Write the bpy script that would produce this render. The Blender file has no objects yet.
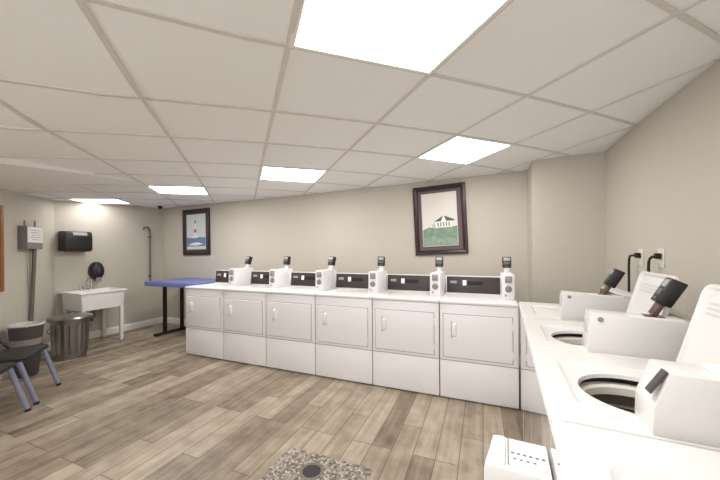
import bpy, bmesh, math, random
from mathutils import Vector, Matrix
random.seed(7)
PI = math.pi
scene = bpy.context.scene
COL = scene.collection

# ------------------------------------------------------------------ materials
def lin(c):
    return tuple((v / 12.92 if v <= 0.04045 else ((v + 0.055) / 1.055) ** 2.4) for v in c)

def rgb(r, g, b):
    return lin((r / 255, g / 255, b / 255)) + (1.0,)

def mat(name, col, rough=0.5, metal=0.0, var=0.04, scale=12.0, bump=0.0, spec=0.5, coat=0.0, rvar=0.05):
    m = bpy.data.materials.new(name)
    m.use_nodes = True
    nt = m.node_tree
    b = nt.nodes['Principled BSDF']
    tc = nt.nodes.new('ShaderNodeTexCoord')
    nz = nt.nodes.new('ShaderNodeTexNoise')
    nz.inputs['Scale'].default_value = scale
    nz.inputs['Detail'].default_value = 4
    nt.links.new(tc.outputs['Object'], nz.inputs['Vector'])
    mx = nt.nodes.new('ShaderNodeMix')
    mx.data_type = 'RGBA'
    mx.inputs['A'].default_value = tuple(c * (1 - var) for c in col[:3]) + (1,)
    mx.inputs['B'].default_value = tuple(min(1, c * (1 + var)) for c in col[:3]) + (1,)
    nt.links.new(nz.outputs['Fac'], mx.inputs['Factor'])
    nt.links.new(mx.outputs['Result'], b.inputs['Base Color'])
    mr = nt.nodes.new('ShaderNodeMapRange')
    mr.inputs['To Min'].default_value = max(0.02, rough - rvar)
    mr.inputs['To Max'].default_value = min(1, rough + rvar)
    nt.links.new(nz.outputs['Fac'], mr.inputs['Value'])
    nt.links.new(mr.outputs['Result'], b.inputs['Roughness'])
    b.inputs['Metallic'].default_value = metal
    b.inputs['Specular IOR Level'].default_value = spec
    b.inputs['Coat Weight'].default_value = coat
    if bump:
        bp = nt.nodes.new('ShaderNodeBump')
        bp.inputs['Strength'].default_value = bump
        bp.inputs['Distance'].default_value = 0.004
        n2 = nt.nodes.new('ShaderNodeTexNoise')
        n2.inputs['Scale'].default_value = scale * 12
        nt.links.new(tc.outputs['Object'], n2.inputs['Vector'])
        nt.links.new(n2.outputs['Fac'], bp.inputs['Height'])
        nt.links.new(bp.outputs['Normal'], b.inputs['Normal'])
    return m

M = {}
M['wall'] = mat('wall_paint', rgb(200, 193, 181), 0.75, var=0.025, scale=3, bump=0.12)
M['ceiling'] = mat('ceiling_tile', rgb(248, 247, 247), 0.9, var=0.01, scale=40, bump=0.25)
M['tbar'] = mat('ceiling_bar', rgb(216, 212, 206), 0.6, var=0.02)
M['base'] = mat('white_baseboard', rgb(236, 234, 228), 0.45, var=0.02)
M['enamel'] = mat('white_enamel', rgb(238, 235, 236), 0.32, var=0.012, scale=4)
M['gloss'] = mat('white_gloss_enamel', rgb(240, 238, 236), 0.07, var=0.01, scale=4, rvar=0.02, coat=1.0)
M['washer'] = mat('washer_enamel', rgb(222, 219, 217), 0.32, var=0.01, scale=4)
M['deck'] = mat('white_porcelain', rgb(230, 228, 225), 0.25, var=0.008, scale=4)
M['white_plastic'] = mat('white_plastic', rgb(236, 234, 230), 0.4, var=0.015, scale=6)
M['seam'] = mat('grey_seam', rgb(150, 146, 146), 0.6)
M['black'] = mat('black_plastic', rgb(30, 28, 27), 0.38, var=0.1, scale=20)
M['panel'] = mat('black_control_face', rgb(54, 46, 43), 0.42, var=0.1, scale=8)
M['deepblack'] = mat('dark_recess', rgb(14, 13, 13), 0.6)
M['chrome'] = mat('chrome', rgb(200, 200, 202), 0.18, metal=1.0, var=0.03)
M['steel'] = mat('brushed_steel', rgb(150, 147, 142), 0.34, metal=1.0, var=0.1, scale=30)
M['tub'] = mat('tub_steel', rgb(128, 120, 110), 0.45, metal=0.4, var=0.1, scale=20)
M['cream'] = mat('cream_ring', rgb(236, 231, 220), 0.4)
M['galv'] = mat('galvanised_metal', rgb(146, 144, 141), 0.3, metal=0.9, var=0.22, scale=7)
M['greyplastic'] = mat('dark_grey_plastic', rgb(74, 70, 68), 0.55, var=0.08)
M['greyband'] = mat('mid_grey_plastic', rgb(140, 135, 132), 0.5, var=0.06)
M['liner'] = mat('white_liner', rgb(205, 203, 200), 0.5, var=0.06, scale=25, bump=0.5)
M['blue'] = mat('blue_laminate', rgb(104, 120, 186), 0.3, var=0.05, scale=10)
M['blue_edge'] = mat('blue_edge', rgb(104, 120, 186), 0.35, var=0.04)
M['blackmetal'] = mat('black_metal', rgb(30, 27, 27), 0.42, var=0.1)
M['seatblack'] = mat('black_seat_vinyl', rgb(32, 30, 30), 0.5, var=0.12, bump=0.2)
M['legblue'] = mat('blue_grey_leg', rgb(142, 144, 166), 0.35, metal=0.3, var=0.05)
M['greybox'] = mat('grey_metal_box', rgb(122, 119, 118), 0.45, metal=0.2, var=0.06)
M['paper'] = mat('white_paper', rgb(240, 238, 236), 0.8, var=0.02)
M['pipe'] = mat('grey_conduit', rgb(120, 114, 106), 0.45, metal=0.4, var=0.08)
M['frame'] = mat('dark_wood_frame', rgb(44, 28, 27), 0.34, var=0.06, scale=9)
M['mat1'] = mat('plum_mat_board', rgb(98, 80, 82), 0.6, var=0.05)
M['mat2'] = mat('brown_mat_board', rgb(72, 62, 62), 0.6, var=0.05)
M['inline'] = mat('pale_inner_line', rgb(206, 200, 194), 0.5)
M['artsky'] = mat('art_pale_sky', rgb(226, 220, 212), 0.35, var=0.04, scale=6)
M['artgreen'] = mat('art_green_dune', rgb(122, 148, 126), 0.4, var=0.5, scale=22)
M['artgrass'] = mat('art_pale_grass', rgb(142, 160, 142), 0.4, var=0.5, scale=30)
M['artroof'] = mat('art_dark_roof', rgb(78, 80, 84), 0.4, var=0.15)
M['artwhite'] = mat('art_white', rgb(236, 236, 232), 0.4)
M['artblue'] = mat('art_blue_water', rgb(104, 138, 176), 0.4, var=0.25, scale=20)
M['artblue2'] = mat('art_pale_blue', rgb(214, 220, 220), 0.4, var=0.06)
M['artgrey'] = mat('art_grey', rgb(120, 128, 134), 0.4)
M['oak'] = mat('oak_frame', rgb(150, 100, 50), 0.45, var=0.15, scale=20)
M['cork'] = mat('cork', rgb(180, 146, 100), 0.9, var=0.2, scale=60)
M['ink'] = mat('grey_print', rgb(150, 152, 154), 0.7)
M['paleink'] = mat('pale_print', rgb(196, 198, 200), 0.7)
M['darkink'] = mat('dark_print', rgb(92, 92, 94), 0.7)
M['greyscreen'] = mat('grey_screen', rgb(172, 172, 166), 0.2, var=0.05)
M['readergrey'] = mat('reader_grey', rgb(98, 96, 92), 0.4, var=0.1)
M['plate'] = mat('outlet_plate', rgb(226, 220, 208), 0.4)
M['bronze'] = mat('brown_stem', rgb(110, 88, 84), 0.3, metal=0.6, var=0.15)

def emis(name, col, s):
    m = bpy.data.materials.new(name); m.use_nodes = True
    nt = m.node_tree
    b = nt.nodes['Principled BSDF']
    b.inputs['Base Color'].default_value = (0.9, 0.9, 0.9, 1)
    tc = nt.nodes.new('ShaderNodeTexCoord'); nz = nt.nodes.new('ShaderNodeTexNoise')
    nz.inputs['Scale'].default_value = 300
    nt.links.new(tc.outputs['Object'], nz.inputs['Vector'])
    mr = nt.nodes.new('ShaderNodeMapRange')
    mr.inputs['To Min'].default_value = s * 0.96; mr.inputs['To Max'].default_value = s * 1.04
    nt.links.new(nz.outputs['Fac'], mr.inputs['Value'])
    nt.links.new(mr.outputs['Result'], b.inputs['Emission Strength'])
    b.inputs['Emission Color'].default_value = col
    return m
M['lamp'] = emis('lamp_diffuser', (1.0, 0.985, 0.97, 1), 7.5)
M['lamp_dim'] = emis('lamp_diffuser_dimmed', (1.0, 0.985, 0.97, 1), 3.6)  # output lowered to soften the hot spot on the left wall
M['lamp_boosted'] = emis('lamp_diffuser_boosted', (1.0, 0.985, 0.97, 1), 11.0)  # output raised to brighten the left wall

def floor_material():
    m = bpy.data.materials.new('wood_plank_tile'); m.use_nodes = True
    nt = m.node_tree; L = nt.links; N = nt.nodes.new
    b = nt.nodes['Principled BSDF']
    tc = N('ShaderNodeTexCoord')
    mp = N('ShaderNodeMapping'); mp.inputs['Rotation'].default_value = (0, 0, PI / 2)
    L.new(tc.outputs['Object'], mp.inputs['Vector'])
    br = N('ShaderNodeTexBrick')
    br.offset = 0.37; br.offset_frequency = 3
    br.inputs['Color1'].default_value = (0, 0, 0, 1); br.inputs['Color2'].default_value = (1, 1, 1, 1)
    br.inputs['Mortar'].default_value = (0.5, 0.5, 0.5, 1)
    br.inputs['Scale'].default_value = 1.0
    br.inputs['Mortar Size'].default_value = 0.0028
    br.inputs['Mortar Smooth'].default_value = 0.15
    br.inputs['Bias'].default_value = 0.0
    br.inputs['Brick Width'].default_value = 0.92
    br.inputs['Row Height'].default_value = 0.152
    L.new(mp.outputs['Vector'], br.inputs['Vector'])
    # streaky grain running along the plank
    mg = N('ShaderNodeMapping'); mg.inputs['Scale'].default_value = (22, 1.6, 1)
    L.new(tc.outputs['Object'], mg.inputs['Vector'])
    # shift the grain per plank
    ad = N('ShaderNodeVectorMath'); ad.operation = 'ADD'
    sc = N('ShaderNodeVectorMath'); sc.operation = 'SCALE'; sc.inputs['Scale'].default_value = 31.0
    L.new(br.outputs['Color'], sc.inputs[0])
    L.new(mg.outputs['Vector'], ad.inputs[0]); L.new(sc.outputs['Vector'], ad.inputs[1])
    g = N('ShaderNodeTexNoise'); g.inputs['Scale'].default_value = 1.0; g.inputs['Detail'].default_value = 6
    g.inputs['Roughness'].default_value = 0.62
    L.new(ad.outputs['Vector'], g.inputs['Vector'])
    bl = N('ShaderNodeTexNoise'); bl.inputs['Scale'].default_value = 7.0; bl.inputs['Detail'].default_value = 5
    L.new(tc.outputs['Object'], bl.inputs['Vector'])
    r = N('ShaderNodeValToRGB')
    r.color_ramp.elements[0].position = 0.22; r.color_ramp.elements[0].color = rgb(98, 83, 68)
    r.color_ramp.elements[1].position = 0.80; r.color_ramp.elements[1].color = rgb(184, 172, 153)
    e = r.color_ramp.elements.new(0.5); e.color = rgb(148, 134, 115)
    m1 = N('ShaderNodeMath'); m1.operation = 'MULTIPLY'; m1.inputs[1].default_value = 0.30
    L.new(br.outputs['Color'], m1.inputs[0])
    m2 = N('ShaderNodeMath'); m2.operation = 'MULTIPLY_ADD'; m2.inputs[1].default_value = 0.60
    L.new(g.outputs['Fac'], m2.inputs[0]); L.new(m1.outputs[0], m2.inputs[2])
    m3 = N('ShaderNodeMath'); m3.operation = 'MULTIPLY_ADD'; m3.inputs[1].default_value = 0.5
    L.new(bl.outputs['Fac'], m3.inputs[0]); L.new(m2.outputs[0], m3.inputs[2])
    m4 = N('ShaderNodeMath'); m4.operation = 'SUBTRACT'; m4.inputs[1].default_value = 0.19
    L.new(m3.outputs[0], m4.inputs[0])
    L.new(m4.outputs[0], r.inputs['Fac'])
    mx = N('ShaderNodeMix'); mx.data_type = 'RGBA'
    L.new(br.outputs['Fac'], mx.inputs['Factor'])
    L.new(r.outputs['Color'], mx.inputs['A']); mx.inputs['B'].default_value = rgb(92, 78, 66)
    L.new(mx.outputs['Result'], b.inputs['Base Color'])
    b.inputs['Roughness'].default_value = 0.42
    bp = N('ShaderNodeBump'); bp.inputs['Strength'].default_value = 0.25; bp.inputs['Distance'].default_value = 0.003
    L.new(g.outputs['Fac'], bp.inputs['Height']); L.new(bp.outputs['Normal'], b.inputs['Normal'])
    return m
M['floor'] = floor_material()

def pebble_material():
    m = bpy.data.materials.new('pebble_mosaic'); m.use_nodes = True
    nt = m.node_tree; L = nt.links; N = nt.nodes.new
    b = nt.nodes['Principled BSDF']
    tc = N('ShaderNodeTexCoord')
    vo = N('ShaderNodeTexVoronoi'); vo.inputs['Scale'].default_value = 62
    L.new(tc.outputs['Object'], vo.inputs['Vector'])
    ed = N('ShaderNodeTexVoronoi'); ed.feature = 'DISTANCE_TO_EDGE'; ed.inputs['Scale'].default_value = 62
    L.new(tc.outputs['Object'], ed.inputs['Vector'])
    bw = N('ShaderNodeRGBToBW'); L.new(vo.outputs['Color'], bw.inputs['Color'])
    r = N('ShaderNodeValToRGB')
    r.color_ramp.elements[0].position = 0.2; r.color_ramp.elements[0].color = rgb(92, 82, 74)
    r.color_ramp.elements[1].position = 0.85; r.color_ramp.elements[1].color = rgb(204, 194, 180)
    L.new(bw.outputs['Val'], r.inputs['Fac'])
    mr = N('ShaderNodeMapRange'); mr.inputs['From Max'].default_value = 0.12
    L.new(ed.outputs['Distance'], mr.inputs['Value'])
    mx = N('ShaderNodeMix'); mx.data_type = 'RGBA'
    L.new(mr.outputs['Result'], mx.inputs['Factor'])
    mx.inputs['A'].default_value = rgb(112, 100, 90)
    L.new(r.outputs['Color'], mx.inputs['B'])
    L.new(mx.outputs['Result'], b.inputs['Base Color'])
    bp = N('ShaderNodeBump'); bp.inputs['Strength'].default_value = 0.5; bp.inputs['Distance'].default_value = 0.004
    L.new(mr.outputs['Result'], bp.inputs['Height']); L.new(bp.outputs['Normal'], b.inputs['Normal'])
    b.inputs['Roughness'].default_value = 0.5
    return m
M['pebble'] = pebble_material()

# ------------------------------------------------------------------ builders
class MB:
    def __init__(self):
        self.bm = bmesh.new()

    def _merge(self, t, X=None, mi=0):
        if X is not None:
            bmesh.ops.transform(t, matrix=X, verts=t.verts)
        vm = {}
        for v in t.verts:
            vm[v] = self.bm.verts.new(v.co)
        for f in t.faces:
            try:
                nf = self.bm.faces.new([vm[v] for v in f.verts]); nf.material_index = mi
            except ValueError:
                pass
        t.free()
        return self

    def box(self, x0, x1, y0, y1, z0, z1, bev=0.0, X=None, mi=0, seg=2):
        t = bmesh.new()
        bmesh.ops.create_cube(t, size=1)
        for v in t.verts:
            v.co = Vector(((x0 + x1) / 2 + v.co.x * (x1 - x0), (y0 + y1) / 2 + v.co.y * (y1 - y0), (z0 + z1) / 2 + v.co.z * (z1 - z0)))
        if bev:
            bmesh.ops.bevel(t, geom=t.edges[:], offset=bev, segments=seg, affect='EDGES', profile=0.5)
        return self._merge(t, X, mi)

    def prism(self, pts, axis, a, b, X=None, mi=0, bev=0.0):
        """extrude a 2D polygon along axis ('x': pts are (y,z); 'y': (x,z); 'z': (x,y))"""
        t = bmesh.new()
        def mk(p, w):
            return {'x': (w, p[0], p[1]), 'y': (p[0], w, p[1]), 'z': (p[0], p[1], w)}[axis]
        A = [t.verts.new(mk(p, a)) for p in pts]
        B = [t.verts.new(mk(p, b)) for p in pts]
        n = len(pts)
        t.faces.new(A); t.faces.new(B[::-1])
        for i in range(n):
            t.faces.new([A[i], B[i], B[(i + 1) % n], A[(i + 1) % n]])
        bmesh.ops.recalc_face_normals(t, faces=t.faces)
        if bev:
            bmesh.ops.bevel(t, geom=t.edges[:], offset=bev, segments=2, affect='EDGES', profile=0.5)
        return self._merge(t, X, mi)

    def lathe(self, prof, n=40, X=None, mi=0, c=(0, 0), closed_top=False, closed_bot=False, squash=(1, 1)):
        t = bmesh.new()
        rings = []
        for r, z in prof:
            rings.append([t.verts.new((c[0] + r * squash[0] * math.cos(2 * PI * k / n), c[1] + r * squash[1] * math.sin(2 * PI * k / n), z)) for k in range(n)])
        for a, b in zip(rings, rings[1:]):
            for k in range(n):
                t.faces.new([a[k], a[(k + 1) % n], b[(k + 1) % n], b[k]])
        if closed_bot: t.faces.new(rings[0][::-1])
        if closed_top: t.faces.new(rings[-1])
        return self._merge(t, X, mi)

    def tube(self, pts, r, n=10, X=None, mi=0):
        pts = [Vector(p) for p in pts]
        t = bmesh.new(); rings = []
        for i, p in enumerate(pts):
            d = (pts[min(i + 1, len(pts) - 1)] - pts[max(i - 1, 0)]).normalized()
            ref = Vector((0, 0, 1)) if abs(d.z) < 0.9 else Vector((1, 0, 0))
            u = d.cross(ref).normalized(); w = d.cross(u)
            rr = r[i] if isinstance(r, (list, tuple)) else r
            rings.append([t.verts.new(p + u * rr * math.cos(2 * PI * k / n) + w * rr * math.sin(2 * PI * k / n)) for k in range(n)])
        for a, b in zip(rings, rings[1:]):
            for k in range(n):
                t.faces.new([a[k], a[(k + 1) % n], b[(k + 1) % n], b[k]])
        t.faces.new(rings[0][::-1]); t.faces.new(rings[-1])
        bmesh.ops.recalc_face_normals(t, faces=t.faces)
        return self._merge(t, X, mi)

    def loops(self, loops, close_last=False, close_first=False, mi=0, X=None):
        t = bmesh.new()
        R = [[t.verts.new(p) for p in lp] for lp in loops]
        n = len(R[0])
        for a, b in zip(R, R[1:]):
            for k in range(n):
                t.faces.new([a[k], a[(k + 1) % n], b[(k + 1) % n], b[k]])
        if close_last: t.faces.new(R[-1])
        if close_first: t.faces.new(R[0][::-1])
        return self._merge(t, X, mi)

    def quad(self, pts, mi=0):
        f = self.bm.faces.new([self.bm.verts.new(p) for p in pts]); f.material_index = mi
        return self

    def build(self, name, m, parent=None, label=None, smooth=True, fixn=True):
        if fixn:
            bmesh.ops.recalc_face_normals(self.bm, faces=self.bm.faces)
        me = bpy.data.meshes.new(name)
        self.bm.to_mesh(me); self.bm.free()
        for mm in (m if isinstance(m, (list, tuple)) else [m]):
            me.materials.append(mm)
        if smooth:
            me.polygons.foreach_set('use_smooth', [True] * len(me.polygons))
            me.set_sharp_from_angle(angle=math.radians(32))
        o = bpy.data.objects.new(name, me); COL.objects.link(o)
        if parent is not None: o.parent = parent
        if label: o['label'] = label
        return o

def tag(o, label=None, cat=None, group=None, kind=None):
    if label: o['label'] = label
    if cat: o['category'] = cat
    if group: o['group'] = group
    if kind: o['kind'] = kind
    return o

def empty(name, loc, rz=0.0, label=None, cat=None, group=None):
    o = bpy.data.objects.new(name, None); COL.objects.link(o)
    o.empty_display_size = 0.1
    o.location = loc; o.rotation_euler = (0, 0, rz)
    return tag(o, label, cat, group)

def copy_tree(o, parent=None):
    c = o.copy(); COL.objects.link(c)
    if parent is not None: c.parent = parent
    for ch in list(o.children):
        copy_tree(ch, c)
    return c

# ------------------------------------------------------------------ the room
BW, LW, RW = 1.2, -6.3, 0.87          # back wall y, left wall x, right wall x
NEAR = -5.2
CV = [2.40626, 0.03385, 0.00598, 0.83372, -1.9117, -2.94827, 0.68837, 0.66683, -0.08693, 0.00137, -0.00938, -0.01753]
COFF = {-2: 0.11657, -1: -0.02145, 0: -0.01459, 1: -0.06691, 2: -0.09692, 3: -0.03816, 4: 0.05733, 5: 0.06412}
ROFF = {-1: -0.05057, 0: 0.01045, 1: 0.01347, 2: -0.0366, 3: 0.06259, 4: 0.03769, 5: 0.04438, 6: -0.03744, 7: -0.01101, 8: -0.03296}

def cz(x, y):
    """height of the slightly sagging suspended ceiling"""
    y = max(y, -2.1); x = max(x, -6.6)
    return CV[0] + CV[1] * x + CV[2] * y + CV[9] * x * x + CV[10] * x * y + CV[11] * y * y

def gxy(i, j, raw=False):
    """crossing of the ceiling grid lines i and j"""
    if not raw:
        i = i + (COFF.get(i, 0) if isinstance(i, int) else 0)
        j = j + (ROFF.get(j, 0) if isinstance(j, int) else 0)
    th, ox, oy, t1, t2, sh = CV[3:9]
    return (ox + t1 * i * math.cos(th) - t2 * j * math.sin(th + sh), oy + t1 * i * math.sin(th) + t2 * j * math.cos(th + sh))

AX, AY = LW, -0.48                     # where the left wall turns into the angled wall
ED = Vector((0.7302, -0.6833, 0)); EN = Vector((0.6833, 0.7302, 0))
def aw(s, d=0.0, z=0.0):
    p = Vector((AX, AY, 0)) + ED * s + EN * d
    return Vector((p.x, p.y, z))
AE = aw(3.9)

fl = MB().box(-6.6, 1.2, NEAR - 0.2, 1.5, -0.1, 0.0).build('floor', M['floor']); tag(fl, kind='structure')

def wall(name, p0, p1, inward, th=0.12, m='wall', z0=0.0):
    p0 = Vector(p0); p1 = Vector(p1); inward = Vector(inward)
    n = max(2, int((p1 - p0).length / 0.25))
    b = MB()
    ps = [p0.lerp(p1, k / n) for k in range(n + 1)]
    for a, c in zip(ps, ps[1:]):
        za, zc_ = cz(a.x, a.y) + 0.012, cz(c.x, c.y) + 0.012
        a2 = a - inward * th; c2 = c - inward * th
        A = (a.x, a.y); Cc = (c.x, c.y)
        b.quad([(*A, z0), (*Cc, z0), (*Cc, zc_), (*A, za)])
        b.quad([(a2.x, a2.y, z0), (c2.x, c2.y, z0), (c2.x, c2.y, zc_), (a2.x, a2.y, za)])
        b.quad([(*A, za), (*Cc, zc_), (c2.x, c2.y, zc_), (a2.x, a2.y, za)])
    a, a2 = ps[0], ps[0] - inward * th
    b.quad([(a.x, a.y, z0), (a2.x, a2.y, z0), (a2.x, a2.y, cz(a.x, a.y) + 0.012), (a.x, a.y, cz(a.x, a.y) + 0.012)])
    a, a2 = ps[-1], ps[-1] - inward * th
    b.quad([(a.x, a.y, z0), (a2.x, a2.y, z0), (a2.x, a2.y, cz(a.x, a.y) + 0.012), (a.x, a.y, cz(a.x, a.y) + 0.012)])
    bmesh.ops.remove_doubles(b.bm, verts=b.bm.verts, dist=1e-5)
    o = b.build(name, M[m], smooth=False)
    tag(o, kind='structure')
    return o

wall('wall_back', (LW, BW, 0), (RW + 0.12, BW, 0), (0, -1, 0))
wall('wall_left', (LW, AY, 0), (LW, BW, 0), (1, 0, 0))
wall('wall_angled', (AX, AY, 0), AE, EN)
wall('wall_right', (RW, NEAR, 0), (RW, BW, 0), (-1, 0, 0))
wall('wall_entry', (AE.x, NEAR, 0), AE, (1, 0, 0))
# boxed-out corner where the back wall steps forward
BX, BY = 0.212, 0.80
b = MB()
def col(x, y): return cz(x, y) + 0.012
n = 4
for k in range(n):
    xa, xb = BX + (RW - BX) * k / n, BX + (RW - BX) * (k + 1) / n
    b.quad([(xa, BY, 0), (xb, BY, 0), (xb, BY, col(xb, BY)), (xa, BY, col(xa, BY))])
    b.quad([(xa, BY, col(xa, BY)), (xb, BY, col(xb, BY)), (xb, BW, col(xb, BW)), (xa, BW, col(xa, BW))])
b.quad([(BX, BY, 0), (BX, BW, 0), (BX, BW, col(BX, BW)), (BX, BY, col(BX, BY))])
bmesh.ops.remove_doubles(b.bm, verts=b.bm.verts, dist=1e-5)
tag(b.build('wall_corner', M['wall'], smooth=False), kind='structure')

# baseboards
def baseboard(name, p0, p1, inward):
    p0, p1, inward = Vector(p0), Vector(p1), Vector(inward)
    d = p1 - p0
    X = Matrix.Translation(p0) @ Matrix(((d.normalized().x, inward.x, 0, 0), (d.normalized().y, inward.y, 0, 0), (0, 0, 1, 0), (0, 0, 0, 1)))
    o = MB().prism([(0, 0), (0.016, 0), (0.016, 0.092), (0.009, 0.108), (0.005, 0.116), (0, 0.116)], 'x', 0, d.length, X=X).build(name, M['base'])
    tag(o, kind='structure')
baseboard('baseboard_left', (LW, AY, 0), (LW, BW, 0), (1, 0, 0))
baseboard('baseboard_back', (LW, BW, 0), (BX, BW, 0), (0, -1, 0))
baseboard('baseboard_angled', AE, aw(0), EN)

# ceiling
b = MB()
NX, NY = 40, 36
x0, x1, y0, y1 = -6.42, 0.99, NEAR - 0.12, BW + 0.12
vs = [[b.bm.verts.new((x0 + (x1 - x0) * i / NX, y0 + (y1 - y0) * j / NY, 0)) for j in range(NY + 1)] for i in range(NX + 1)]
for r_ in vs:
    for v in r_: v.co.z = cz(v.co.x, v.co.y)
top = []
for i in range(NX):
    for j in range(NY):
        b.bm.faces.new([vs[i][j], vs[i][j + 1], vs[i + 1][j + 1], vs[i + 1][j]])
o = b.build('ceiling', M['ceiling'], fixn=False); tag(o, kind='structure')
mod = o.modifiers.new('thickness', 'SOLIDIFY'); mod.thickness = 0.05; mod.offset = -1.0

# suspended grid bars following the ceiling
def inside(x, y):
    if x < LW or x > RW or y > BW or y < NEAR: return False
    if x > BX and y > BY: return False
    return (Vector((x, y, 0)) - Vector((AX, AY, 0))).dot(EN) > 0 and x > -6.3
b = MB()
def bar(f, lo, hi, w=0.0115, hgt=0.006):
    n = int((hi - lo) * 16)
    prev = None
    for k in range(n + 1):
        u = lo + (hi - lo) * k / n
        x, y = f(u); xn, yn = f(u + 0.01)
        d = Vector((xn - x, yn - y, 0)).normalized(); s = Vector((-d.y, d.x, 0)) * w
        if inside(x, y):
            z = cz(x, y) - hgt
            P = Vector((x, y, z))
            cur = (P - s, P + s, P - s + Vector((0, 0, 0.012)), P + s + Vector((0, 0, 0.012)))
            if prev:
                b.quad([prev[0], cur[0], cur[1], prev[1]])
                b.quad([prev[2], cur[2], cur[0], prev[0]])
                b.quad([prev[1], cur[1], cur[3], prev[3]])
            prev = cur
        else:
            prev = None
for i in range(-8, 11):
    bar(lambda u, i=i: gxy(i + COFF.get(i, 0), u, True), -6, 12)
for j in range(-6, 12):
    bar(lambda u, j=j: gxy(u, j + ROFF.get(j, 0), True), -8, 11)
tag(b.build('trim_1', M['tbar'], smooth=False), kind='structure')

# lowered ceiling step on the left: a shallow wedge that fades out towards the back wall
b = MB()
P0 = Vector((-3.46, -2.75, 0)); P1 = Vector((-4.05, -0.72, 0))
n = 12
rows = []
for k in range(n + 1):
    t = k / n
    p = P0.lerp(P1, t); drop = 0.085 * (1 - t) + 0.001
    s_ = (p - Vector((AX, AY, 0))).dot(EN)
    # far side: to the angled / left wall, in the direction across the edge
    dirn = Vector((-1, -0.29, 0)).normalized()
    L_ = 0.0
    while inside(p.x + dirn.x * (L_ + 0.05), p.y + dirn.y * (L_ + 0.05)) and L_ < 4: L_ += 0.05
    q_ = p + dirn * (L_ + 0.1)
    za, zq = cz(p.x, p.y), cz(q_.x, q_.y)
    rows.append((Vector((p.x, p.y, za + 0.004)), Vector((p.x, p.y, za - drop)), Vector((q_.x, q_.y, zq - drop * 0.9))))
for a, c in zip(rows, rows[1:]):
    b.quad([a[0], a[1], c[1], c[0]])
    b.quad([a[1], a[2], c[2], c[1]])
tag(b.build('trim_2', M['ceiling'], smooth=False), kind='structure')

# recessed light panels (fluorescent troffers) in the grid
def light_panel(i, j, label, lamp='lamp'):
    cs = [gxy(i, j), gxy(i + 1, j), gxy(i + 1, j + 1), gxy(i, j + 1)]
    cx = sum(c[0] for c in cs) / 4; cy = sum(c[1] for c in cs) / 4
    dz = 0.0
    base = Vector((cx, cy, cz(cx, cy) - 0.012))
    r = empty('ceiling_light', base, 0, label, 'light', 'square ceiling lights')
    def loop(f, z):
        out = []
        for c in cs:
            x = cx + (c[0] - cx) * f; y = cy + (c[1] - cy) * f
            out.append(Vector((x, y, cz(x, y) - z)) - base)
        return out
    MB().loops([loop(1.0, -0.004), loop(1.0, 0.010), loop(0.94, 0.012), loop(0.93, 0.006)]).build('frame', M['base'], r, smooth=False)
    d = MB(); lp = loop(0.935, 0.008)
    d.bm.faces.new([d.bm.verts.new(p) for p in lp][::-1])
    d.loops([loop(0.935, 0.008), loop(0.935, 0.0)])
    d.build('diffuser', M[lamp], r, smooth=False)
    return r
light_panel(2, -1, 'large bright square ceiling light at the top, nearest in the room')
light_panel(4, 1, 'square ceiling light above the right end of the dryer row')
light_panel(2, 3, 'square ceiling light over the middle of the dryer row')
light_panel(0, 5, 'square ceiling light near the picture of a lighthouse', 'lamp_boosted')
light_panel(-2, 7, 'square ceiling light farthest left, over the utility sink', 'lamp_dim')
for ij in ((-1, 0), (2, -5), (-1, -3)):  # added panels out of view, put in to brighten the room
    x, y = gxy(*ij)
    if inside(x, y):

        light_panel(ij[0], ij[1], 'added square light panel out of view, fills the room with light')

# ------------------------------------------------------------------ dryers
W = 0.69; DH = 0.911; TOP = 0.942; DD = 0.75
def add_reader(parent, loc, rz, lean, s=1.0, stem_h=0.055, sm='white_plastic'):
    """small payment reader leaning back on a stem; local front is -y"""
    T = Matrix.Translation(loc) @ Matrix.Rotation(rz, 4, 'Z') @ Matrix.Diagonal((s, s, s, 1))
    R = T @ Matrix.Translation((0, 0.02, stem_h)) @ Matrix.Rotation(-lean, 4, 'X')
    rd = MB().box(-0.042, 0.042, -0.028, 0.028, 0.0, 0.115, 0.006, X=R).build('card_reader', M['black'], parent)
    MB().box(-0.032, 0.032, -0.0305, -0.027, 0.072, 0.106, 0.001, X=R).build('display', M['greyscreen'], rd)
    k = MB().box(-0.03, 0.03, -0.0305, -0.027, 0.034, 0.062, 0.001, X=R)
    k.box(-0.02, 0.02, -0.0315, -0.027, 0.012, 0.022, 0.0008, X=R)
    k.build('keypad', M['readergrey'], rd)
    st = MB().box(-0.024, 0.024, -0.012, 0.012, -0.055, 0.006, 0.003, X=R)
    st.box(-0.036, 0.036, -0.035, 0.03, 0.0, 0.008, 0.002, X=T)
    st.build('stem', M[sm], rd)
    return rd

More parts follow.
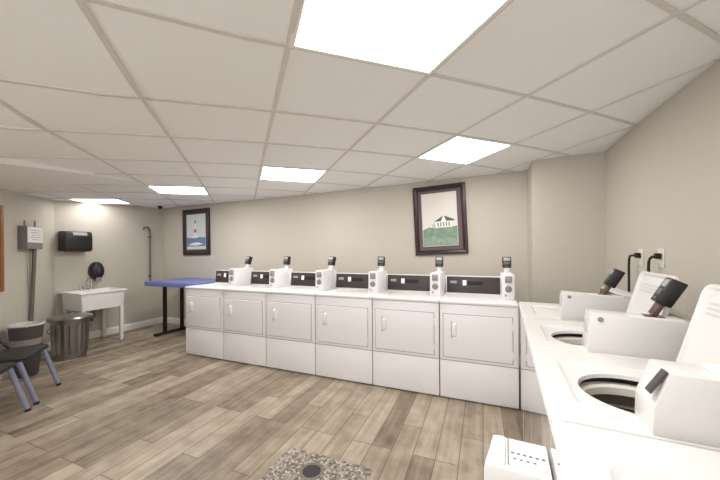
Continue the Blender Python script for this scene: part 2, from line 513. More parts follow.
def make_dryer():
    r = empty('dryer', (0, 0, 0))
    w = W - 0.006
    c = MB().box(0.002, w, 0.012, DD - 0.01, 0.02, DH)
    c.box(0.03, w - 0.03, 0.05, DD - 0.05, 0.0, 0.03)
    c.build('cabinet', M['enamel'], r)
    # upper front panel and lower access panel with a thin dark reveal between them
    MB().box(0.003, w - 0.001, 0.0, 0.02, 0.373, DH - 0.003, 0.004).build('front_panel', M['enamel'], r)
    MB().box(0.003, w - 0.001, 0.0, 0.02, 0.012, 0.366, 0.004).build('lower_panel', M['enamel'], r)
    MB().box(0.006, w - 0.004, 0.006, 0.03, 0.362, 0.377).build('reveal', M['seam'], r)
    # worktop with rounded front
    MB().box(-0.001, w + 0.002, -0.012, DD, DH, TOP, 0.011, seg=3).build('worktop', M['deck'], r)
    # door: recess line, slab, handle
    x0, x1, z0, z1 = 0.036, 0.636, 0.405, 0.812
    MB().box(x0 - 0.005, x1 + 0.005, -0.0012, 0.01, z0 - 0.006, z1 + 0.005).build('door_gasket', M['seam'], r)
    d = MB().box(x0, x1, -0.014, 0.01, z0, z1, 0.008, seg=3).build('door', M['enamel'], r)
    h = MB().prism([(-0.013, 0.60), (-0.030, 0.615), (-0.034, 0.65), (-0.034, 0.69), (-0.030, 0.72), (-0.013, 0.735)], 'x', 0.118, 0.160, bev=0.003)
    h.build('handle', M['white_plastic'], d)
    MB().box(0.106, 0.119, -0.0165, -0.012, 0.585, 0.75, 0.001).build('handle_recess', M['paleink'], d)
    for hz_ in (0.45, 0.70):
        MB().box(x1 - 0.01, x1 + 0.006, -0.018, -0.006, hz_, hz_ + 0.06, 0.002).build('hinge', M['white_plastic'], d)
    # console
    cs = MB().prism([(0.50, TOP - 0.002), (0.522, 1.132), (0.64, 1.132), (0.70, 1.06), (0.70, TOP - 0.002)], 'x', 0.004, w - 0.004, bev=0.003)
    cs.build('console', M['enamel'], r)
    X = Matrix.Translation((0, 0.5, TOP)) @ Matrix.Rotation(-math.atan2(0.022, 0.19), 4, 'X')
    p = MB().box(0.016, 0.562, -0.008, 0.004, 0.012, 0.190, 0.004, X=X).build('control_panel', M['panel'], r)
    MB().box(0.055, 0.125, -0.0105, -0.006, 0.112, 0.142, 0.001, X=X).build('name_plate', M['ink'], p)
    MB().box(0.185, 0.225, -0.012, -0.006, 0.092, 0.150, 0.004, X=X).build('button', M['paper'], p)
    MB().box(0.240, 0.392, -0.0105, -0.006, 0.10, 0.142, 0.001, X=X).build('display_window', M['deepblack'], p)
    # coin box standing forward of the console at the right end
    cb = MB().prism([(0.215, TOP - 0.002), (0.222, 1.186), (0.60, 1.178), (0.60, TOP - 0.002)], 'x', 0.566, 0.674, bev=0.005)
    cb = cb.build('coin_box', M['enamel'], r)
    MB().box(0.590, 0.650, 0.203, 0.222, 1.105, 1.170, 0.003).box(0.600, 0.640, 0.193, 0.207, 1.118, 1.152, 0.003).build('coin_slot_or_shade', M['ink'], cb)
    s = MB().lathe([(0.0, 0.0), (0.031, 0.0), (0.031, 0.012), (0.023, 0.018), (0.0, 0.018)], 24, X=Matrix.Translation((0.620, 0.220, 1.045)) @ Matrix.Rotation(PI / 2, 4, 'X'))
    s.box(0.614, 0.626, 0.190, 0.206, 1.02, 1.07, 0.002)
    s.build('lock', M['greyband'], cb)
    MB().box(0.588, 0.604, 0.208, 0.222, 0.975, 0.993, 0.002).build('keyhole', M['ink'], cb)
    return r

dryer_labels = [
    'white dryer at the far left end of the row, beside the blue folding table',
    'second white dryer from the left end of the row by the blue table',
    'third white dryer from the left end of the row by the blue table',
    'fourth white dryer from the left, third from the right end of the row',
    'white dryer just below the beach house picture, second from the right end of the row',
    'nearest and largest white dryer, right end of the row against the washers']
proto = make_dryer()
for n_ in range(6):
    o = proto if n_ == 0 else copy_tree(proto)
    o.location = ((n_ - 6) * W - 0.002, 0, 0)
    tag(o, dryer_labels[n_], 'dryer', 'row of coin dryers')
# each dryer's reader is turned a little differently
for o, rz, ln in zip([o for o in COL.objects if o.name.startswith('dryer')], (-0.25, -0.1, -0.2, 0.1, 0.05, 0.0), (0.30, 0.12, 0.28, 0.1, 0.1, 0.06)):
    add_reader(o, (0.626, 0.50, 1.180), rz, ln)

# ------------------------------------------------------------------ washers
# local frame: x runs from the front edge (0) to the wall, y along the row away from the camera
WW, WD, WZ = 0.712, 0.70, 0.942
def rect_loop(x0, x1, y0, y1, z, n=16, rad=0.0):
    pts = []
    def corner(cx, cy, a0):
        return None
    for s in range(4):
        for k in range(n):
            t = k / n
            if s == 0: p = (x0 + (x1 - x0) * t, y0)
            elif s == 1: p = (x1, y0 + (y1 - y0) * t)
            elif s == 2: p = (x1 - (x1 - x0) * t, y1)
            else: p = (x0, y1 - (y1 - y0) * t)
            if rad:
                px, py = p
                cx = min(max(px, x0 + rad), x1 - rad); cy = min(max(py, y0 + rad), y1 - rad)
                d = Vector((px - cx, py - cy))
                if d.length > rad: d = d.normalized() * rad
                if (px < x0 + rad or px > x1 - rad) and (py < y0 + rad or py > y1 - rad):
                    p = (cx + d.x, cy + d.y)
            pts.append((p[0], p[1], z))
    return pts
def circ_loop(cx, cy, r, z, n=16):
    return [(cx + r * math.cos(-3 * PI / 4 + 2 * PI * k / (4 * n)), cy + r * math.sin(-3 * PI / 4 + 2 * PI * k / (4 * n)), z) for k in range(4 * n)]

OCX, OCY, OR = 0.308, 0.335, 0.178
def make_washer(lid_open=True, chamfer=False):
    r = empty('washer', (0, 0, 0))
    g = 0.003
    c = MB()
    c.box(0.002, 0.02, g, WW - g, 0.03, WZ - 0.03)
    c.box(WD - 0.02, WD, g, WW - g, 0.03, WZ - 0.03)
    c.box(0.012, WD, g, g + 0.012, 0.03, WZ - 0.03)
    c.box(0.012, WD, WW - g - 0.012, WW - g, 0.03, WZ - 0.03)
    c.box(0.012, WD, g, WW - g, 0.025, 0.04)
    for fx in (0.06, WD - 0.06):
        for fy in (0.06, WW - 0.06):
            c.lathe([(0.02, 0.0), (0.02, 0.03)], 12, c=(fx, fy), closed_bot=True)
    c.build('cabinet', M['gloss'], r)
    d = MB()
    z1, z2 = WZ - 0.010, WZ - 0.016
    yy0, yy1 = 0.215, WW - 0.025
    L = [rect_loop(0.004, WD, 0, WW, WZ - 0.032), rect_loop(0.0, WD, 0, WW, WZ - 0.012, rad=0.006), rect_loop(0.004, WD - 0.004, 0.002, WW - 0.002, WZ - 0.003, rad=0.01),
         rect_loop(0.012, WD - 0.01, 0.006, WW - 0.006, WZ, rad=0.012),
         rect_loop(0.085, 0.575, 0.115, 0.555, WZ, rad=0.05), rect_loop(0.1, 0.565, 0.13, 0.54, z1, rad=0.05),
         circ_loop(OCX, OCY, OR + 0.02, z2), circ_loop(OCX, OCY, OR, z2 - 0.004), circ_loop(OCX, OCY, OR - 0.004, z2 - 0.018)]
    d.loops(L)
    d.build('deck', M['deck'], r, smooth=False)
    if lid_open:
        zt = z2 - 0.018
        tb = MB().lathe([(OR - 0.002, zt), (OR + 0.02, zt - 0.002), (OR + 0.02, zt - 0.028)], 48, c=(OCX, OCY)).build('gap_shade', M['deepblack'], r, fixn=False)  # black band stands in for the shaded gap under the deck
        MB().lathe([(OR + 0.018, zt - 0.024), (OR - 0.004, zt - 0.026), (OR - 0.012, zt - 0.034), (OR - 0.012, zt - 0.062), (OR - 0.006, zt - 0.066)], 48, c=(OCX, OCY)).build('balance_ring', M['cream'], r, fixn=False)
        bk = MB().lathe([(OR - 0.006, zt - 0.066), (OR + 0.01, zt - 0.072), (OR + 0.01, zt - 0.11), (OR + 0.004, zt - 0.118), (OR + 0.01, zt - 0.126), (OR + 0.01, zt - 0.42)], 48, c=(OCX, OCY), closed_top=True).build('basket', M['tub'], r, fixn=False)
        ag = MB().lathe([(0.09, zt - 0.418), (0.08, zt - 0.38), (0.045, zt - 0.36), (0.04, zt - 0.19), (0.03, zt - 0.175)], 24, c=(OCX, OCY), closed_top=True)
        for k in range(4):
            a = k * PI / 2
            ag.box(0.03, 0.085, -0.008, 0.008, zt - 0.4, zt - 0.24, 0.003, X=Matrix.Translation((OCX, OCY, 0)) @ Matrix.Rotation(a, 4, 'Z'))
        ag.build('agitator', M['greyplastic'], r)
    # control console along the wall
    cs = MB().prism([(0.595, WZ - 0.002), (0.625, 1.108), (0.66, 1.115), (0.70, 1.115), (0.70, WZ - 0.002)], 'y', 0.004, WW - 0.004, bev=0.004)
    cs.build('console', M['washer'], r)
    X = Matrix.Translation((0.595, 0, WZ)) @ Matrix.Rotation(math.atan2(0.03, 0.168), 4, 'Y')
    p = MB().box(-0.006, 0.004, 0.15, WW - 0.015, 0.012, 0.155, 0.003, X=X).build('control_panel', M['panel'], r)
    MB().box(-0.009, -0.004, 0.30, 0.45, 0.07, 0.11, 0.001, X=X).build('display_window', M['deepblack'], p)
    # lid
    LY0, LY1 = 0.105, 0.505
    ang = math.radians(75 if lid_open else 180)
    hx, hz = (0.462 if chamfer else 0.505) if lid_open else 0.572, WZ + (0.012 if lid_open else -0.012)
    # built flat along +x from the hinge, then swung
    X = Matrix.Translation((hx, 0, hz)) @ Matrix.Rotation(-ang, 4, 'Y')
    ln = 0.357 if lid_open else 0.464
    m_ = MB()
    def lp(ins, z): return rect_loop(0 + ins, ln - ins, LY0 + ins, LY1 - ins, z, rad=0.035)
    if lid_open:
        m_.loops([lp(0.012, 0.012), lp(0.004, 0.014), lp(0.0, 0.009), lp(0.0, -0.004), lp(0.006, -0.010)], close_last=True, X=X)
        m_.loops([lp(0.012, 0.012), lp(0.022, 0.004)], close_last=True, X=X)
    else:
        m_.loops([lp(0.004, -0.006), lp(0.0, -0.003), lp(0.0, 0.010), lp(0.006, 0.014)], close_last=True, close_first=True, X=X)
    ld = m_.build('lid', M['deck'], r)
    MB().tube([(hx, LY0 + 0.04, hz), (hx, LY1 - 0.04, hz)], 0.007).build('hinge', M['white_plastic'], ld)
    if lid_open:
        lab = MB()
        for k, (wd, hh) in enumerate(((0.24, 0.009), (0.22, 0.009), (0.24, 0.009))):
            xx = 0.285 - k * 0.018
            lab.box(xx, xx + hh, LY1 - 0.05 - wd, LY1 - 0.05, 0.0042, 0.0052, X=X)
        lab.build('instruction_print', M['paleink'], ld)
    # coin box at the near end (the right end when facing the machine)
    k_ = -0.022 if chamfer else 0.0
    prof = [(0.235, WZ - 0.002), (0.252, 1.128), (0.655, 1.108), (0.60, WZ - 0.002)]
    if chamfer:
        prof = [(0.235 + k_ * 0.3, WZ - 0.002), (0.238 + k_ * 0.3, 1.012), (0.285 + k_, 1.108), (0.64, 1.100), (0.60, WZ - 0.002)]
    cb = MB().prism(prof, 'y', 0.006, 0.132, bev=0.006).build('coin_box', M['washer'], r)
    if chamfer:
        MB().prism([(0.250 + k_, 1.046), (0.244 + k_, 1.052), (0.279 + k_, 1.112), (0.286 + k_, 1.108)], 'y', 0.010, 0.036, bev=0.002).build('coin_slot_or_shade', M['greyplastic'], cb)  # dark strip stands in for the shade on the slanted front
    else:
        MB().box(0.241, 0.252, 0.04, 0.10, 1.02, 1.10, 0.002).build('coin_slot_or_shade', M['paleink'], cb)
        MB().lathe([(0.0, 0.0), (0.011, 0.0), (0.011, 0.006), (0.0, 0.007)], 16, X=Matrix.Translation((0.285, 0.0065, 1.100)) @ Matrix.Rotation(PI / 2, 4, 'X')).build('lock', M['greyband'], cb)
    MB().box(0.36, 0.58, 0.012, 0.10, 1.106, 1.121, 0.004).build('cover_plate', M['white_plastic'], cb)
    return r

TH = -math.atan(0.0591)                 # the washer row stands slightly askew to the wall
U = Vector((math.sin(-TH) , math.cos(TH), 0))
WROT = -math.atan(0.0591)
def row_pos(y):                          # front edge of the row at depth y
    return Vector((-0.003 + 0.0591 * y, y, 0))
wo = make_washer(True)
spots = [(-0.547, 'open', 'white top-load washer at the far end, against the boxed-out wall corner'),
         (-1.29, 'open', 'middle white top-load washer with its lid standing open below the two outlets'),
         (-2.005, 'open', 'white top-load washer with open lid cut by the right edge of the photo')]
wlist = []
for k, (y, st, lb) in enumerate(spots):
    if k == 0: continue
    o = wo if k == 1 else make_washer(True, True)
    o.location = row_pos(y); o.rotation_euler = (0, 0, WROT); tag(o, lb, 'washer', 'row of top-load washers')
    wlist.append(o)
wc = make_washer(False)
wc.location = row_pos(spots[0][0]); wc.rotation_euler = (0, 0, WROT); tag(wc, spots[0][2], 'washer', 'row of top-load washers')
w4 = copy_tree(wc)
w4.location = row_pos(-2.722); tag(w4, 'nearest white top-load washer, lid closed, at the bottom right corner', 'washer', 'row of top-load washers')
for o in (wc, wlist[0], wlist[1], w4):
    add_reader(o, (0.495, 0.07, 1.115), -PI / 2 - 0.12, 0.48, 1.05, 0.06, 'bronze')

# ------------------------------------------------------------------ upright appliance beside the washers
r = empty('appliance', (-0.205, -2.01, 0), WROT, 'white upright appliance with rows of small marks on its top, standing against the washer fronts', 'appliance')
HZ = 0.815
def fp(f, z, dy=0.0):   # footprint, wider towards the viewer
    pts = [(-0.072, 0.078), (0.082, 0.078), (0.082, -0.084), (-0.09, -0.084)]
    return [(p[0] * f, p[1] * f + dy, z) for p in pts]
MB().loops([fp(0.98, 0.02), fp(1.0, 0.04), fp(1.0, HZ - 0.03), fp(0.99, HZ - 0.01), fp(0.96, HZ)], close_first=True, close_last=True).build('body', M['white_plastic'], r)
tp = MB().box(-0.024, 0.079, -0.060, 0.066, HZ - 0.002, HZ + 0.004, 0.002).build('top_panel', M['paper'], r)
MB().box(-0.028, -0.024, -0.060, 0.066, HZ - 0.001, HZ + 0.006, 0.001).build('panel_edge', M['ink'], tp)
v_ = MB()
for k in range(6): v_.box(-0.019 + k * 0.016, -0.010 + k * 0.016, -0.008, -0.002, HZ + 0.003, HZ + 0.0055)
for k in range(4): v_.box(-0.013 + k * 0.017, -0.005 + k * 0.017, -0.034, -0.029, HZ + 0.003, HZ + 0.0055)
v_.build('marks', M['darkink'], tp)
MB().box(-0.060, -0.034, -0.070, 0.066, HZ - 0.002, HZ + 0.010, 0.004).build('raised_rim', M['white_plastic'], r)
ft = MB()
for fx in (-0.055, 0.06):
    for fy in (-0.06, 0.06): ft.lathe([(0.014, 0), (0.014, 0.03)], 12, c=(fx, fy), closed_bot=True)
ft.build('feet', M['greyplastic'], r)
MB().box(-0.075, 0.07, -0.088, -0.081, 0.12, 0.74, 0.003).build('front_grille', M['greyband'], r)

# ------------------------------------------------------------------ folding table
TZ = 0.925
r = empty('folding_table', (-5.025, 0.785, 0), 0, 'blue-topped folding table on black legs in the back left corner', 'table')
MB().box(-0.6, 0.6, -0.385, 0.385, TZ - 0.075, TZ, 0.006).build('tabletop', M['blue'], r)
for sx in (-0.39, 0.40):
    lg = MB()
    lg.box(sx - 0.025, sx + 0.025, -0.20, -0.15, 0.03, TZ - 0.07, 0.006)
    lg.box(sx - 0.025, sx + 0.025, 0.12, 0.17, 0.03, TZ - 0.07, 0.006)
    lg.build('leg', M['blackmetal'], r)
    MB().box(sx - 0.03, sx + 0.03, -0.36, 0.34, 0.0, 0.042, 0.008).build('foot', M['blackmetal'], r)

# ------------------------------------------------------------------ utility sink
r = empty('utility_sink', (-6.0, -0.13, 0), 0, 'white freestanding utility sink against the left wall', 'sink')
SZ = 0.825
def rl(x0, x1, y0, y1, z, rad): return rect_loop(x0, x1, y0, y1, z, 12, rad)
m_ = MB()
m_.loops([rl(-0.255, 0.268, -0.285, 0.285, SZ - 0.27, 0.04), rl(-0.27, 0.275, -0.30, 0.30, SZ - 0.03, 0.04), rl(-0.27, 0.275, -0.30, 0.30, SZ - 0.022, 0.04),
          rl(-0.29, 0.295, -0.325, 0.325, SZ - 0.024, 0.03), rl(-0.29, 0.295, -0.325, 0.325, SZ - 0.004, 0.03), rl(-0.285, 0.29, -0.32, 0.32, SZ, 0.03),
          rl(-0.14, 0.265, -0.295, 0.295, SZ, 0.05), rl(-0.13, 0.255, -0.285, 0.285, SZ - 0.02, 0.05), rl(-0.10, 0.24, -0.26, 0.26, SZ - 0.25, 0.06)], close_first=True, close_last=True)
m_.build('basin', M['white_plastic'], r)
for sx in (-0.23, 0.235):
    for sy in (-0.255, 0.255):
        MB().prism([(-0.024, -0.024), (0.024, -0.024), (0.024, 0.024), (-0.024, 0.024)], 'z', 0.02, SZ - 0.24, X=Matrix.Translation((sx, sy, 0)), bev=0.006).lathe([(0.02, 0), (0.022, 0.02)], 12, c=(sx, sy), closed_bot=True).build('leg', M['white_plastic'], r)
fa = MB().box(-0.23, -0.17, -0.09, 0.09, SZ, SZ + 0.018, 0.006)
fa.tube([(-0.2, 0, SZ + 0.015), (-0.2, 0, SZ + 0.10), (-0.192, 0, SZ + 0.15), (-0.165, 0, SZ + 0.185), (-0.12, 0, SZ + 0.19), (-0.085, 0, SZ + 0.17), (-0.075, 0, SZ + 0.13)], 0.013)
for sy in (-0.07, 0.07):
    fa.lathe([(0.018, SZ + 0.015), (0.016, SZ + 0.05), (0.022, SZ + 0.055), (0.02, SZ + 0.07)], 16, c=(-0.2, sy), closed_top=True)
fa.build('faucet', M['chrome'], r)
MB().tube([(0, 0, SZ - 0.25), (0, 0, SZ - 0.42), (-0.06, 0, SZ - 0.48), (-0.12, 0, SZ - 0.44), (-0.27, 0, SZ - 0.44)], 0.022).build('drain_pipe', M['greyband'], r)

# ------------------------------------------------------------------ wall dispensers on the left wall
r = empty('paper_towel_dispenser', (LW, -0.255, 1.44), 0, 'black paper towel dispenser on the left wall above the sink', 'dispenser')
MB().prism([(0.0, 0.0), (0.17, 0.0), (0.2, 0.03), (0.2, 0.23), (0.175, 0.31), (0.0, 0.31)], 'y', -0.185, 0.165, bev=0.012).build('housing', M['black'], r)
MB().prism([(0.1795, 0.296), (0.1945, 0.248), (0.1975, 0.249), (0.1825, 0.297)], 'y', -0.085, 0.095).build('window', M['greyscreen'], r)
MB().box(0.06, 0.16, -0.15, 0.13, -0.006, 0.003, 0.001).build('paper_slot', M['greyplastic'], r)

r = empty('soap_dispenser', (LW, 0.035, 0.95), 0, 'small black oval soap dispenser on the wall behind the sink faucet', 'dispenser')
X = Matrix.Translation((0, 0, 0.165)) @ Matrix.Rotation(PI / 2, 4, 'Y')
MB().lathe([(0.145, 0.0), (0.15, 0.03), (0.148, 0.075), (0.125, 0.108), (0.07, 0.122), (0.012, 0.125)], 40, X=X, squash=(1.0, 0.66), closed_top=True, closed_bot=True).build('housing', M['black'], r)
MB().box(0.06, 0.125, -0.035, 0.035, -0.005, 0.06, 0.01).build('push_bar', M['greyband'], r)
MB().box(0.1195, 0.1255, -0.02, 0.02, 0.13, 0.24, 0.002).build('level_window', M['greyplastic'], r)

# hose and hook near the corner
r = empty('wall_pipe', (LW, 0.93, 0), 0, 'thin grey pipe with hooked top on the wall behind the blue table', 'pipe')
MB().tube([(0.03, 0.0, 0.86), (0.03, 0.0, 1.75), (0.035, -0.004, 1.83), (0.045, -0.03, 1.88), (0.05, -0.07, 1.90), (0.05, -0.115, 1.89), (0.05, -0.135, 1.85)], 0.016).build('pipe', M['pipe'], r)
for z in (0.95, 1.70):
    MB().box(0.0, 0.045, -0.022, 0.022, z, z + 0.03, 0.003).build('clamp', M['pipe'], r)

# smoke detector style dome near the corner of the ceiling
x, y = -5.98, 0.93
r = empty('ceiling_sensor', (x, y, cz(x, y) - 0.002), 0, 'tiny black dome on the ceiling near the back left corner', 'sensor')
MB().lathe([(0.045, 0.0), (0.045, -0.014), (0.03, -0.018)], 24, closed_top=True).build('mount', M['greyplastic'], r)
MB().lathe([(0.034, -0.016), (0.032, -0.034), (0.022, -0.05), (0.006, -0.057)], 24, closed_top=True).build('dome', M['deepblack'], r)

# ------------------------------------------------------------------ control box and corkboard on the angled wall
RA = math.atan2(ED.y, ED.x)             # local x along the angled wall, local y into the room
r = empty('control_box', aw(0.748, 0, 1.47), RA, 'grey metal box with a white notice on its front and a pipe below', 'box')
MB().box(-0.19, 0.19, 0.0, 0.088, 0.0, 0.29, 0.005).build('housing', M['greybox'], r)
nt_ = MB().box(-0.178, 0.180, 0.0875, 0.0905, 0.085, 0.285).build('notice', M['paper'], r)
ln_ = MB()
random.seed(3)
for k in range(5): ln_.box(-0.15, 0.05 + random.random() * 0.1, 0.090, 0.0915, 0.12 + k * 0.03, 0.127 + k * 0.03)
ln_.build('print_lines', M['ink'], nt_)
MB().box(-0.178, 0.180, 0.0875, 0.0900, 0.006, 0.08).build('front_plate', M['greyband'], r)
MB().tube([(-0.09, 0.045, 0.0), (-0.075, 0.04, -0.3), (-0.03, 0.03, -1.0)], 0.022).build('conduit', M['pipe'], r)
MB().tube([(-0.02, 0.03, 0.0), (-0.02, 0.025, -0.55)], 0.006).build('cable', M['greyband'], r)
MB().tube([(-0.1, 0.045, 0.285), (-0.1, 0.045, 0.38)], 0.01).build('stub_pipe', M['greyband'], r)
MB().tube([(0.14, 0.045, 0.285), (0.14, 0.045, 0.36)], 0.01).build('stub_pipe', M['greyband'], r)

r = empty('noticeboard', aw(1.86, 0, 0.985), RA, 'wood-framed board on the wall at the far left edge', 'board')
MB().box(-0.56, 0.56, 0.0, 0.012, 0.04, 0.94).build('board', M['cork'], r)
f_ = MB().box(-0.61, -0.55, 0.0, 0.028, 0.0, 0.98, 0.004).box(0.55, 0.61, 0.0, 0.028, 0.0, 0.98, 0.004)
f_.box(-0.55, 0.55, 0.0, 0.028, 0.92, 0.98, 0.004).box(-0.55, 0.55, 0.0, 0.028, 0.0, 0.06, 0.004)
f_.build('frame', M['oak'], r)

# ------------------------------------------------------------------ bins
r = empty('trash_can', (-5.53, -0.645, 0), 0, 'round galvanised metal trash can with domed lid in front of the sink', 'trash can')
m_ = MB()
n = 44
def corr(rad, z, amp): return [((rad + amp * (1 if k % 2 else -1)) * math.cos(2 * PI * k / n), (rad + amp * (1 if k % 2 else -1)) * math.sin(2 * PI * k / n), z) for k in range(n)]
m_.loops([corr(0.172, 0.0, 0), corr(0.174, 0.05, 0), corr(0.176, 0.07, 0.007), corr(0.190, 0.46, 0.007), corr(0.192, 0.48, 0), corr(0.194, 0.54, 0)], close_first=True)
m_.build('body', M['galv'], r)
ld = MB().lathe([(0.196, 0.515), (0.229, 0.512), (0.233, 0.540), (0.222, 0.558), (0.20, 0.564), (0.17, 0.574), (0.10, 0.586), (0.02, 0.59)], 48, closed_top=True).build('lid', M['galv'], r)
MB().tube([(-0.05, 0, 0.585), (-0.045, 0, 0.612), (0.045, 0, 0.612), (0.05, 0, 0.585)], 0.008).build('lid_handle', M['galv'], ld)
for s in (-1, 1):
    MB().tube([(-0.04, s * 0.188, 0.42), (-0.04, s * 0.218, 0.41), (-0.03, s * 0.224, 0.37), (0.03, s * 0.224, 0.37), (0.04, s * 0.218, 0.41), (0.04, s * 0.188, 0.42)], 0.006).build('side_handle', M['galv'], r)

r = empty('waste_bin', (-5.24, -1.185, 0), 0, 'tapered dark grey bin with a pale liner rim, left of the metal trash can', 'trash can')
MB().lathe([(0.095, 0.0), (0.10, 0.012), (0.143, 0.54), (0.147, 0.585), (0.140, 0.587), (0.10, 0.03)], 40, closed_bot=True, closed_top=True).build('body', M['greyplastic'], r)
MB().lathe([(0.122, 0.36), (0.131, 0.36), (0.1368, 0.43), (0.130, 0.43)], 40).build('band', M['greyband'], r)
random.seed(5)
ang = [random.uniform(-1, 1) for _ in range(40)]
def ll(rad, z, a): return [((rad + 0.004 * ang[k]) * math.cos(2 * PI * k / 40), (rad + 0.004 * ang[k]) * math.sin(2 * PI * k / 40), z + a * ang[(k * 7) % 40]) for k in range(40)]
MB().loops([ll(0.150, 0.580, 0.003), ll(0.153, 0.592, 0.003), ll(0.14, 0.60, 0.003), ll(0.125, 0.56, 0.0), ll(0.105, 0.42, 0.0)], close_last=True).build('liner', M['liner'], r)

# ------------------------------------------------------------------ folding chairs by the angled wall
def make_chair():
    r = empty('folding_chair', (0, 0, 0))
    # local x along the wall, +y towards the room (front)
    st = MB()
    def sl(ins, z):
        out = []
        for x, y, zz in rect_loop(-0.235 + ins, 0.235 - ins, -0.45 + ins, -0.055 - ins, 0, 12, 0.07):
            out.append((x, y, z + 0.012 * ((y + 0.25) / 0.2) * 0.6))
        return out
    st.loops([sl(0.02, 0.418), sl(0.004, 0.424), sl(0, 0.436), sl(0.006, 0.452), sl(0.03, 0.458)], close_first=True, close_last=True)
    st.build('seat', M['seatblack'], r)
    for s in (-1, 1):
        x = s * 0.225
        MB().tube([(x, 0.0, 0.012), (x, -0.12, 0.41)], 0.0205, 12).build('leg', M['legblue'], r)
        MB().tube([(x, -0.36, 0.435), (x, -0.46, 0.56), (x * 0.98, -0.56, 0.76), (x * 0.90, -0.58, 0.80)], 0.015, 12).build('back_tube', M['blackmetal'], r)
        MB().lathe([(0.021, 0.0), (0.021, 0.022), (0.018, 0.026)], 16, c=(x, 0.0), closed_bot=True, closed_top=True).build('foot_cap', M['blackmetal'], r)
        xi = s * 0.19
        MB().tube([(xi, -0.38, 0.425), (xi, -0.50, 0.012)], 0.016, 12).build('leg', M['blackmetal'], r, label='black rear leg')
        MB().lathe([(0.022, 0.0), (0.022, 0.03)], 16, c=(xi, -0.50), closed_bot=True, closed_top=True).build('foot_cap', M['blackmetal'], r)
    MB().box(-0.2, 0.2, -0.585, -0.545, 0.66, 0.82, 0.014).build('backrest', M['seatblack'], r)
    MB().tube([(-0.19, -0.465, 0.14), (0.19, -0.465, 0.14)], 0.009).build('stretcher', M['blackmetal'], r)
    return r
c1 = make_chair()
c1.location = (-4.374, -1.352, 0); c1.rotation_euler = (0, 0, -0.74)
tag(c1, 'black-seated folding chair in front of the two bins, farther of the pair', 'chair', 'folding chairs at the left edge')
c2 = copy_tree(c1)
c2.location = (-3.944, -1.752, 0)
tag(c2, 'black-seated folding chair cut by the left edge of the photo, nearer of the pair', 'chair', 'folding chairs at the left edge')

# ------------------------------------------------------------------ framed pictures
def picture(loc, w, h, roll, label, matm, art):
    r = empty('framed_picture', loc, 0, label, 'picture', 'framed pictures on the back wall')
    r.rotation_euler = (0, roll, 0)
    # local x right, z up, front is -y
    fw = 0.062
    f_ = MB()
    def lp(i, y): return [(-w / 2 + i, y, -h / 2 + i), (w / 2 - i, y, -h / 2 + i), (w / 2 - i, y, h / 2 - i), (-w / 2 + i, y, h / 2 - i)]
    f_.loops([lp(0, 0.0), lp(0, -0.026), lp(0.006, -0.034), lp(0.03, -0.036), lp(fw - 0.01, -0.026), lp(fw, -0.018), lp(fw, 0.0)])
    f_.build('frame', M['frame'], r, smooth=False)
    MB().box(-w / 2 + fw - 0.004, w / 2 - fw + 0.004, -0.016, -0.004, -h / 2 + fw - 0.004, h / 2 - fw + 0.004).build('mat_board', M[matm], r)
    art(r, w, h)
    return r

def art_house(r, w, h):
    a, y = 0.118, -0.017
    x0, x1, z0, z1 = -w / 2 + a, w / 2 - a - 0.005, -h / 2 + a + 0.005, h / 2 - a + 0.01
    MB().box(x0 - 0.008, x1 + 0.008, -0.0175, -0.015, z0 - 0.008, z1 + 0.008).build('inner_line', M['inline'], r)
    p = MB()
    p.box(x0, x1, -0.0195, -0.017, z0, z1, mi=0)
    H = z1 - z0; Wd = x1 - x0
    def poly(pts, d, mi):
        p.prism([(x0 + u * Wd, z0 + v * H) for u, v in pts], 'y', -0.0195 - d, -0.018, mi=mi)
    poly([(0, 0), (1, 0), (1, .36), (.8, .34), (.6, .35), (.35, .33), (.2, .36), (0, .31)], 0.0008, 1)
    poly([(0, 0), (1, 0), (1, .10), (.75, .15), (.5, .12), (.3, .2), (.12, .14), (0, .17)], 0.0014, 2)
    poly([(.40, .34), (.86, .34), (.86, .47), (.40, .47)], 0.0012, 3)
    poly([(.34, .46), (.62, .57), (.93, .48), (.93, .46)], 0.0018, 4)
    poly([(.54, .46), (.62, .585), (.70, .46)], 0.0024, 3)
    for u in (.44, .52, .60, .68, .76): poly([(u, .36), (u + .03, .36), (u + .03, .44), (u, .44)], 0.0020, 4)
    for u in (.30, .34): poly([(u, .33), (u + .012, .33), (u + .012, .42), (u, .42)], 0.0016, 4)
    p.build('print', [M['artsky'], M['artgreen'], M['artgrass'], M['artwhite'], M['artroof']], r, smooth=False)

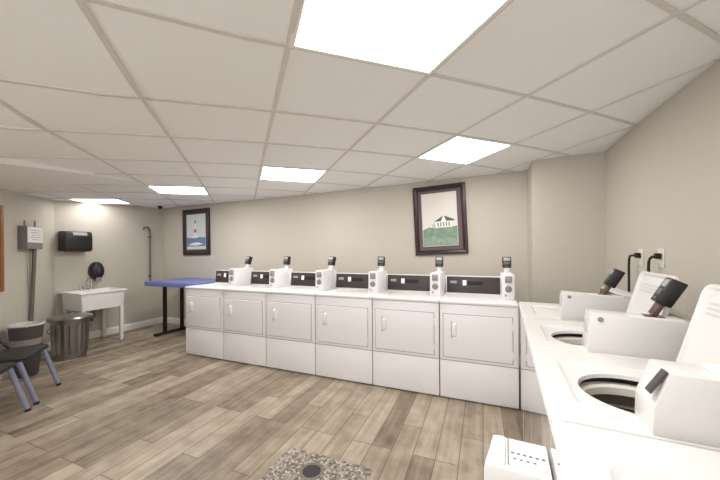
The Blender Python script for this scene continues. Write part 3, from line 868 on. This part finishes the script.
def art_tower(r, w, h):
    a, y = 0.105, -0.017
    x0, x1, z0, z1 = -w / 2 + a, w / 2 - a, -h / 2 + a + 0.01, h / 2 - a
    MB().box(x0 - 0.008, x1 + 0.008, -0.0175, -0.015, z0 - 0.008, z1 + 0.008).build('inner_line', M['inline'], r)
    p = MB()
    p.box(x0, x1, -0.0195, -0.017, z0, z1, mi=0)
    H = z1 - z0; Wd = x1 - x0
    def poly(pts, d, mi):
        p.prism([(x0 + u * Wd, z0 + v * H) for u, v in pts], 'y', -0.0195 - d, -0.018, mi=mi)
    poly([(0, .08), (1, .08), (1, .33), (.7, .34), (.4, .31), (0, .34)], 0.0008, 1)
    poly([(.05, .12), (.5, .1), (.9, .14), (.6, .2), (.3, .18)], 0.0014, 2)
    poly([(.39, .33), (.53, .33), (.49, .74), (.43, .74)], 0.0014, 2)
    poly([(.40, .48), (.52, .48), (.51, .58), (.41, .58)], 0.0020, 3)
    poly([(.42, .74), (.50, .74), (.50, .80), (.46, .85), (.42, .80)], 0.0020, 3)
    poly([(.3, .33), (.62, .33), (.62, .38), (.46, .41), (.3, .38)], 0.0024, 2)
    p.build('print', [M['artblue2'], M['artblue'], M['artwhite'], M['artgrey']], r, smooth=False)

picture((-0.835, BW - 0.002, 1.832), 0.69, 0.935, -math.radians(2.4), 'crooked dark-framed picture of a beach house on green dunes', 'mat1', art_house)
picture((-5.345, BW - 0.002, 1.795), 0.69, 0.875, -math.radians(0.8), 'dark-framed picture of a lighthouse above blue water', 'mat2', art_tower)

# ------------------------------------------------------------------ outlets with plugged-in cords on the right wall
def outlet(y, label, cl, pts):
    r = empty('wall_outlet', (RW, y, 1.36), 0, label, 'outlet', 'outlets above the washers')
    MB().box(-0.007, 0.0, -0.042, 0.042, -0.068, 0.068, 0.004).build('plate', M['plate'], r)
    s = MB()
    for z in (-0.028, 0.028): s.box(-0.009, -0.004, -0.017, 0.017, z - 0.016, z + 0.016, 0.003)
    s.build('socket', M['paper'], r)
    c = empty('power_cord', (RW, y, 1.36), 0, cl, 'cord', 'washer power cords')
    MB().box(-0.04, -0.008, -0.022, 0.022, -0.006, 0.034, 0.007).build('plug', M['deepblack'], c)
    MB().tube([(-0.036, 0, 0.012)] + pts, 0.009).build('cable', M['blackmetal'], c)
outlet(0.055, 'cream wall outlet nearer the corner, with a long hanging black cord', 'black power cord hanging from the outlet nearer the corner',
       [(-0.05, 0.02, 0.014), (-0.056, 0.045, 0.008), (-0.056, 0.06, -0.02), (-0.056, 0.065, -0.08), (-0.056, 0.065, -0.2), (-0.06, 0.06, -0.45), (-0.05, 0.05, -0.7)])
outlet(-0.245, 'cream wall outlet behind the raised washer lid, farther from the corner', 'black power cord bending down behind the raised washer lid',
       [(-0.05, 0.01, 0.008), (-0.056, 0.025, -0.005), (-0.058, 0.035, -0.03), (-0.058, 0.04, -0.08), (-0.058, 0.04, -0.2), (-0.06, 0.04, -0.4)])

# ------------------------------------------------------------------ floor drain in its pebble square
r = empty('floor_drain', (-1.285, -1.46, 0), 0, 'round floor drain set in a square of pebble mosaic', 'drain')
MB().box(-0.315, 0.315, -0.30, 0.30, -0.004, 0.004).build('pebble_surround', M['pebble'], r)
dx, dy = -0.045, 0.135
MB().lathe([(0.075, 0.003), (0.078, 0.009), (0.062, 0.010), (0.058, 0.006)], 36, c=(dx, dy)).build('ring', M['pipe'], r)
g_ = MB().lathe([(0.058, 0.003), (0.058, 0.006)], 36, c=(dx, dy), closed_top=True, closed_bot=True).build('well', M['deepblack'], r)
gr = MB()
for k in range(-3, 4):
    hl = math.sqrt(max(0, 0.057 ** 2 - (k * 0.015) ** 2))
    gr.box(dx + k * 0.015 - 0.003, dx + k * 0.015 + 0.003, dy - hl, dy + hl, 0.005, 0.009)
gr.build('grate', M['greyplastic'], r)

# ------------------------------------------------------------------ camera, world, view
YAW, ROLL = -0.3827, -0.0063
cam = bpy.data.cameras.new('camera'); co = bpy.data.objects.new('camera', cam); COL.objects.link(co)
f_ = Vector((math.sin(YAW), math.cos(YAW), 0)); r_ = Vector((math.cos(YAW), -math.sin(YAW), 0)); u_ = Vector((0, 0, 1))
r2 = r_ * math.cos(ROLL) + u_ * math.sin(ROLL); u2 = u_ * math.cos(ROLL) - r_ * math.sin(ROLL)
mw = Matrix((r2, u2, -f_)).transposed().to_4x4(); mw.translation = Vector((-0.2985, -3.029, 1.427))
co.matrix_world = mw
cam.sensor_fit = 'HORIZONTAL'; cam.sensor_width = 36; cam.lens = 36 * 305 / 720
cam.shift_y = 10.43 / 720
cam.clip_start = 0.02; cam.clip_end = 60
scene.camera = co

w = bpy.data.worlds.new('world'); scene.world = w; w.use_nodes = True
w.node_tree.nodes['Background'].inputs['Color'].default_value = (0.98, 0.985, 1.0, 1)
w.node_tree.nodes['Background'].inputs['Strength'].default_value = 1.0

vs_ = scene.view_settings
vs_.view_transform = 'Standard'; vs_.look = 'None'; vs_.gamma = 1.0; vs_.exposure = 1.0
vs_.use_curve_mapping = False
